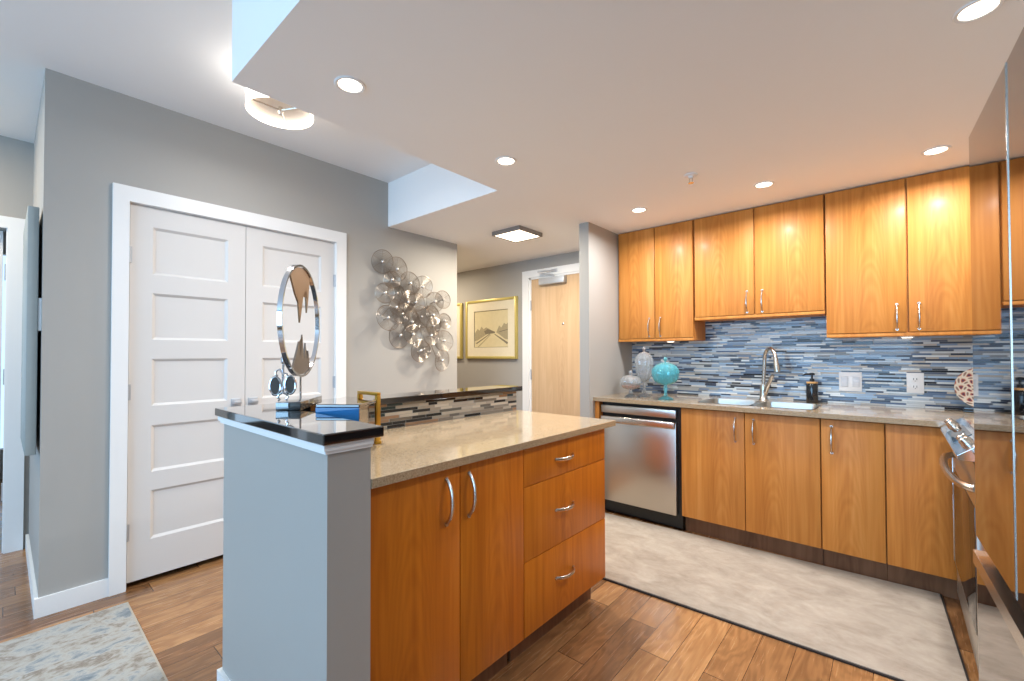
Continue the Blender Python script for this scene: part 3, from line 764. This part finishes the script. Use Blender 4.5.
pts.append((RXF, RY0+.03, .765))
tube(bm, pts, .014, 12); obj('handle', bm, NICKEL, od)
obj('drawer', B(RXF+.004, RXF+.030, RY0+.002, RYD, .075, .215, .004), STEEL, rg)
obj('toe_base', B(RXF+.06, RX-.02, RY0+.01, RY1-.01, 0, .09), BLK, rg, smooth=False)
for cx, cy, r in ((.42, 2.50, .09), (.42, 2.86, .075), (.70, 2.50, .075), (.70, 2.86, .09)):
    bm = bmesh.new(); pts = [(cx+r*math.cos(2*PI*k/32), cy+r*math.sin(2*PI*k/32), .9185) for k in range(32)]; tube(bm, pts, .0012, 6, closed=True); obj('burner_ring', bm, HINGE, rg)
gp = thing('base_cabinet', 'narrow honey wood filler cabinet between refrigerator and range', 'cabinet', (.55, 1.95, 0))
obj('body', B(.26, RX-.005, 1.62, 2.278, KZ, .884), WOOD, gp, smooth=False)
obj('door', B(.24, .258, 1.625, 2.276, KZ, .876, .003), WOOD, gp)
tag(obj('worktop', B(.215, RX-.002, 1.60, 2.280, .886, .914, .002), GRAN, smooth=False), 'short beige stone worktop between refrigerator and range', 'countertop')

# ---------------------------------------------------------------- refrigerator (French doors over a freezer drawer), turned slightly
FA = math.radians(2.55)
FP = Vector((.142, 1.528, 0))               # far front corner
ud = Vector((math.sin(FA), -math.cos(FA), 0))   # along the front, towards the camera
od_ = Vector((-math.cos(FA), -math.sin(FA), 0))  # outwards from the front
WF = .70
def fbox(bm, s0, s1, d0, d1, z0, z1, bow=0.0, n=1, bev=0.0):
    """slab in the refrigerator's frame: s along the front, d depth behind it; the front may bow outwards"""
    cols = []
    for i in range(n+1):
        s = s0+(s1-s0)*i/n; b = bow*(1-(2*i/n-1)**2) if n > 1 else 0
        e = bev*(1 if i in (0, n) else 0)
        pf = FP+ud*s+od_*(b-d0-e); pb = FP+ud*s-od_*d1
        cols.append([bm.verts.new((pf.x, pf.y, z0)), bm.verts.new((pf.x, pf.y, z1)), bm.verts.new((pb.x, pb.y, z1)), bm.verts.new((pb.x, pb.y, z0))])
    for a, b in zip(cols, cols[1:]):
        for j in range(4): bm.faces.new((a[j], a[(j+1) % 4], b[(j+1) % 4], b[j]))
    bm.faces.new(cols[0]); bm.faces.new(cols[-1][::-1])
fr_ = thing('refrigerator', 'tall polished stainless refrigerator at the right edge', 'refrigerator', (.5, 1.15, 0))
bm = bmesh.new(); fbox(bm, .004, WF-.004, .075, .66, .02, 1.765); obj('body', bm, PANELG, fr_, smooth=False)
for a, b in ((0, .3485), (.3515, WF)):
    bm = bmesh.new(); fbox(bm, a, b, 0, .07, .822, 1.78, 0, 1); fd = obj('door', bm, FRST, fr_)
    e0, e1 = (b-.0015, b) if a == 0 else (a, a+.0015)
    bm = bmesh.new(); fbox(bm, e0, e1, -.0012, .0, .822, 1.78); obj('door_edge', bm, NICKEL, fd, smooth=False)
bm = bmesh.new(); fbox(bm, 0, WF, 0, .07, .06, .755, 0, 1); dr = obj('freezer_drawer', bm, FRST, fr_)
bm = bmesh.new(); fbox(bm, 0, WF, -.006, .016, .757, .788, 0, 1); obj('drawer_handle', bm, NICKEL, dr, smooth=False)
bm = bmesh.new(); fbox(bm, .004, WF-.004, .030, .074, .756, .8215); obj('drawer_recess', bm, BLK, fr_, smooth=False)
bm = bmesh.new(); fbox(bm, .02, WF-.02, .05, .65, 0, .055); obj('kick_grille', bm, BLK, fr_, smooth=False)

# ---------------------------------------------------------------- rugs
def rug(name, label, cx, cy, hx, hy, rot, mat, edge, th):
    t = thing(name, label, 'rug', (cx, cy, 0))
    bm = bmesh.new(); box(bm, cx-hx, cx+hx, cy-hy, cy+hy, .001, th, .002, rot=rot, piv=(cx, cy, 0)); obj('binding', bm, edge, t)
    bm = bmesh.new(); box(bm, cx-hx+.008, cx+hx-.008, cy-hy+.008, cy+hy-.008, th-.002, th+.003, .002, rot=rot, piv=(cx, cy, 0)); obj('pile', bm, mat, t)
rug('runner_rug', 'long mottled beige runner on the floor before the sink cabinets', -.84, 2.690, 1.03, .468, math.radians(2.4), RUN, RUNE, .009)
rug('area_rug', 'grey and blue distressed rug at the lower left', -2.52, -.86, .432, 1.29, 0, RUG, RUGE, .009)

# ---------------------------------------------------------------- wall things
# flat grey panel on the end wall
wp = thing('wall_panel', 'tall grey slab panel hung off the end wall left of the closet', 'wall art', (-3.45, .1245, .77))
obj('panel', B(-3.85, -3.16, .074, .1125, .775, 1.985, .004), PANELG, wp)
obj('bracket', B(-3.70, -3.165, .113, .124, 1.38, 1.54), PLASTW, wp, smooth=False)

# framed prints
def framed(label, x0, x1, z0, z1):
    t = thing('framed_print', label, 'picture', ((x0+x1)/2, EY, z0), 'framed prints in the hallway')
    f = .030; yf, yb = EY-.032, EY-.001
    bm = bmesh.new()
    for b in ((x0, x0+f, z0, z1), (x1-f, x1, z0, z1), (x0+f, x1-f, z0, z0+f), (x0+f, x1-f, z1-f, z1)): box(bm, b[0], b[1], yf, yb, b[2], b[3], .003)
    obj('frame', bm, FRAMEG, t)
    mx0, mx1, mz0, mz1 = x0+.143, x1-.137, z0+.135, z1-.135
    bm = bmesh.new()
    for b in ((x0+f, mx0, z0+f, z1-f), (mx1, x1-f, z0+f, z1-f), (mx0, mx1, z0+f, mz0), (mx0, mx1, mz1, z1-f)): box(bm, b[0], b[1], EY-.022, EY-.012, b[2], b[3])
    obj('mat_board', bm, MATB, t, smooth=False)
    # print: plain sepia street drawing, flat shapes of ink on the sheet
    bm = bmesh.new(); w_, h_ = mx1-mx0, mz1-mz0
    box(bm, mx0, mx1, EY-.012, EY-.010, mz0, mz1)
    for fc in bm.faces: fc.material_index = 0
    lay = [0]
    def poly(pts, mi):
        lay[0] += 1
        yy = EY-.0122-.0001*lay[0]
        fc = bm.faces.new([bm.verts.new((mx0+a*w_, yy, mz0+b*h_)) for a, b in pts]); fc.material_index = mi
    poly([(0, .38), (.10, .52), (.16, .47), (.22, .58), (.28, .50), (.36, .55), (.46, .50), (.55, .44), (.55, .38), (.38, .36), (.1, .2), (0, .18)], 1)
    poly([(.66, .40), (.74, .58), (.80, .52), (.88, .64), (.94, .60), (1, .66), (1, .2), (.9, .22), (.72, .36)], 1)
    poly([(.30, .44), (.40, .50), (.52, .46), (.62, .42), (.62, .38), (.34, .36)], 2)
    poly([(.04, .12), (.08, .10), (.48, .36), (.46, .37)], 2); poly([(.96, .08), (1.0, .12), (.62, .36), (.60, .35)], 2)
    poly([(.10, .02), (.14, .02), (.50, .34), (.49, .35)], 1); poly([(.74, .40), (1, .46), (1, .48), (.74, .42)], 2)
    for a0, b0, a1, b1 in ((0, 0, 1, .012), (0, .988, 1, 1), (0, 0, .012, 1), (.988, 0, 1, 1)): poly([(a0, b0), (a1, b0), (a1, b1), (a0, b1)], 2)
    obj('print', bm, [PAPER, INK, INKD], t, smooth=False)
    return t
framed('gold framed sepia street print on the entry wall nearest the birch door', -4.054, -3.216, 1.205, 1.916)
framed('gold framed print mostly hidden behind the corner of the closet wall', -4.97, -4.128, 1.203, 1.908)

# wire disc wall sculpture
ws = thing('wall_sculpture', 'cluster of champagne wire discs mounted on the wall right of the closet', 'wall art', (LX, 2.27, 1.1))
discs = [(1.99, 2.004, .082), (2.112, 1.957, .088), (1.985, 1.747, .070), (2.0, 1.549, .090), (2.125, 1.762, .078), (2.22, 1.697, .082), (2.354, 1.837, .082),
         (2.470, 1.717, .076), (2.161, 1.419, .096), (2.261, 1.532, .082), (2.333, 1.290, .084), (2.560, 1.744, .070), (2.510, 1.510, .076), (2.620, 1.56, .062),
         (2.590, 1.38, .082), (2.553, 1.205, .084), (2.376, 1.585, .084), (2.240, 1.857, .086), (2.09, 1.64, .06), (2.43, 1.42, .07), (2.18, 1.60, .075), (2.30, 1.70, .07), (2.05, 1.86, .06), (2.45, 1.60, .075), (2.40, 1.30, .065), (2.27, 1.43, .07)]
for i, (yy, zz, r) in enumerate(discs):
    xo = LX+.035+.022*(i % 4); r *= 1.13
    ax = Vector((1, random.uniform(-.25, .25), random.uniform(-.25, .25))).normalized()
    q = Vector((0, 0, 1)).rotation_difference(ax); c = Vector((xo, yy, zz))
    bm = bmesh.new()
    off = random.uniform(.1, .3)*r; oa = random.uniform(0, 2*PI)
    for j in range(8):
        rr = r*(1-j*.115); cc = Vector((off*math.cos(oa), off*math.sin(oa), -.012*(j/7)))*(j/7)
        pts = [c+q@(cc+Vector((rr*math.cos(2*PI*k/28), rr*math.sin(2*PI*k/28), 0))) for k in range(28)]
        tube(bm, pts, .0030 if j == 0 else .0015, 5, closed=True)
    for k in range(6):
        a = PI*k/3; tube(bm, [c+q@Vector((.012*math.cos(a), .012*math.sin(a), -.008)), c+q@Vector((r*math.cos(a), r*math.sin(a), 0))], .0012, 4)
    d = obj('wire_disc', bm, WIRE, ws)
    bm = bmesh.new(); bmesh.ops.create_uvsphere(bm, u_segments=12, v_segments=8, radius=.014, matrix=Matrix.Translation(c+ax*.004)); obj('bead', bm, PEARL, d)
    bm = bmesh.new(); tube(bm, [c-ax*.004, (LX+.018, yy+.01, zz-.01)], .003, 6); obj('stem', bm, WIRE, d)
br = [[(2.05, 1.96), (2.14, 1.87), (2.20, 1.74), (2.30, 1.68), (2.36, 1.56), (2.48, 1.46), (2.50, 1.33), (2.56, 1.22)], [(1.99, 1.56), (2.06, 1.64), (2.15, 1.62), (2.26, 1.60)], [(2.40, 1.66), (2.50, 1.70)], [(2.17, 1.42), (2.24, 1.50), (2.30, 1.50)]]
for b in br:
    bm = bmesh.new(); tube(bm, [(LX+.018, a, c) for a, c in b], .003, 8); obj('branch', bm, WIRE, ws)

# ---------------------------------------------------------------- ceiling lights
for x, y, lb in ((-1.585, .874, 'recessed downlight nearest the step in the ceiling'), (-1.578, 1.776, 'recessed downlight above the middle of the island'),
                 (-1.393, 3.023, 'recessed downlight above the dishwasher'), (-.599, 3.078, 'recessed downlight above the sink'),
                 (.174, 3.149, 'recessed downlight in front of the cabinet by the refrigerator'), (.205, 1.935, 'recessed downlight at the top right of the view')):
    t = thing('recessed_downlight', lb, 'light', (x, y, ZL), 'recessed ceiling downlights')
    bm = bmesh.new(); lathe(bm, [(.042, .0), (.045, -.004), (.054, -.005), (.058, -.001), (.058, 0)], (x, y, ZL), 32, closed=False); obj('trim_ring', bm, PLASTW, t)
    bm = bmesh.new(); lathe(bm, [(0, -.0035), (.036, -.0035), (.044, -.001)], (x, y, ZL), 32, closed=False); obj('lens', bm, LENS, t)
    area('downlight_lamp', (x, y, ZL-.012), (0, 0, 0), .09, .09, P_DOWN, WARM, 'DISK', 165)
# fill light added over the living room behind the camera, without a fixture
area('living_room_fill', (-1.6, -1.7, ZH-.03), (0, 0, 0), .5, .5, P_LIVING, (1.0, .97, .95), 'DISK')

area('side_hall_lamp', (-3.75, -.75, ZH-.02), (0, 0, 0), .3, .3, 26, (1.0, .84, .62), 'DISK')
# drum semi-flush
DX, DY = -2.375, .926
t = thing('drum_light', 'white drum ceiling light partly hidden by the ceiling step', 'light', (DX, DY, ZH))
bm = bmesh.new(); lathe(bm, [(.155, -.170), (.155, -.055), (.151, -.055), (.151, -.170)], (DX, DY, ZH), 48, closed=False)
bm.faces.ensure_lookup_table(); obj('lamp_shade', bm, SHADE, t)
bm = bmesh.new(); lathe(bm, [(0, -.135), (.150, -.135), (.150, -.131), (0, -.131)], (DX, DY, ZH), 40, closed=False); obj('diffuser', bm, plain('frosted_diffuser', (206, 192, 178), .4), t)
bm = bmesh.new(); lathe(bm, [(.055, 0), (.055, -.015), (.012, -.02), (.010, -.155), (.014, -.16), (.008, -.173)], (DX, DY, ZH), 20); obj('stem', bm, NICKEL, t)
bm = bmesh.new()
for a in range(3): tube(bm, [(DX, DY, ZH-.150), (DX+.152*math.cos(a*2.094+.5), DY+.152*math.sin(a*2.094+.5), ZH-.150)], .004, 6)
obj('spider', bm, NICKEL, t)
area('drum_lamp', (DX, DY, ZH-.18), (0, 0, 0), .28, .28, P_DRUM, WARM, 'DISK')
area('drum_lamp_up', (DX, DY, ZH-.10), (PI, 0, 0), .2, .2, P_DRUM*.05, WARM, 'DISK')

# square flush light in the hallway
qx, qy = -2.44, 2.89
t = thing('flush_light', 'square dark-rimmed flush ceiling light in the hallway', 'light', (qx, qy, ZL))
bm = bmesh.new()
for b in ((-.155, .155, -.155, -.137), (-.155, .155, .137, .155), (-.155, -.137, -.137, .137), (.137, .155, -.137, .137)): box(bm, qx+b[0], qx+b[1], qy+b[2], qy+b[3], ZL-.034, ZL, .002)
obj('frame', bm, plain('bronze_frame', (142, 132, 124), .5, .2), t)
obj('diffuser', B(qx-.1368, qx+.1368, qy-.1368, qy+.1368, ZL-.032, ZL-.01), PANELE, t, smooth=False)
area('flush_lamp', (qx, qy, ZL-.040), (0, 0, 0), .26, .26, P_SQUARE, (1.0, .92, .78))
area('hall_lamp', (-4.35, 3.2, ZL-.02), (0, 0, 0), .2, .2, 18, (1.0, .86, .66), 'DISK')

# sprinkler
t = thing('fire_sprinkler', 'small white sprinkler head on the kitchen ceiling', 'sprinkler', (-.889, 2.631, ZL))
bm = bmesh.new(); lathe(bm, [(.038, 0), (.036, -.006), (.016, -.009), (.012, -.02), (.006, -.022)], (-.889, 2.631, ZL), 24); obj('escutcheon', bm, PLASTW, t)
bm = bmesh.new(); tube(bm, [(-.897, 2.631, ZL-.02), (-.899, 2.631, ZL-.04), (-.889, 2.631, ZL-.046), (-.879, 2.631, ZL-.04), (-.881, 2.631, ZL-.02)], .002, 6); lathe(bm, [(.016, -.046), (.016, -.048)], (-.889, 2.631, ZL), 16); obj('deflector', bm, NICKEL, t)
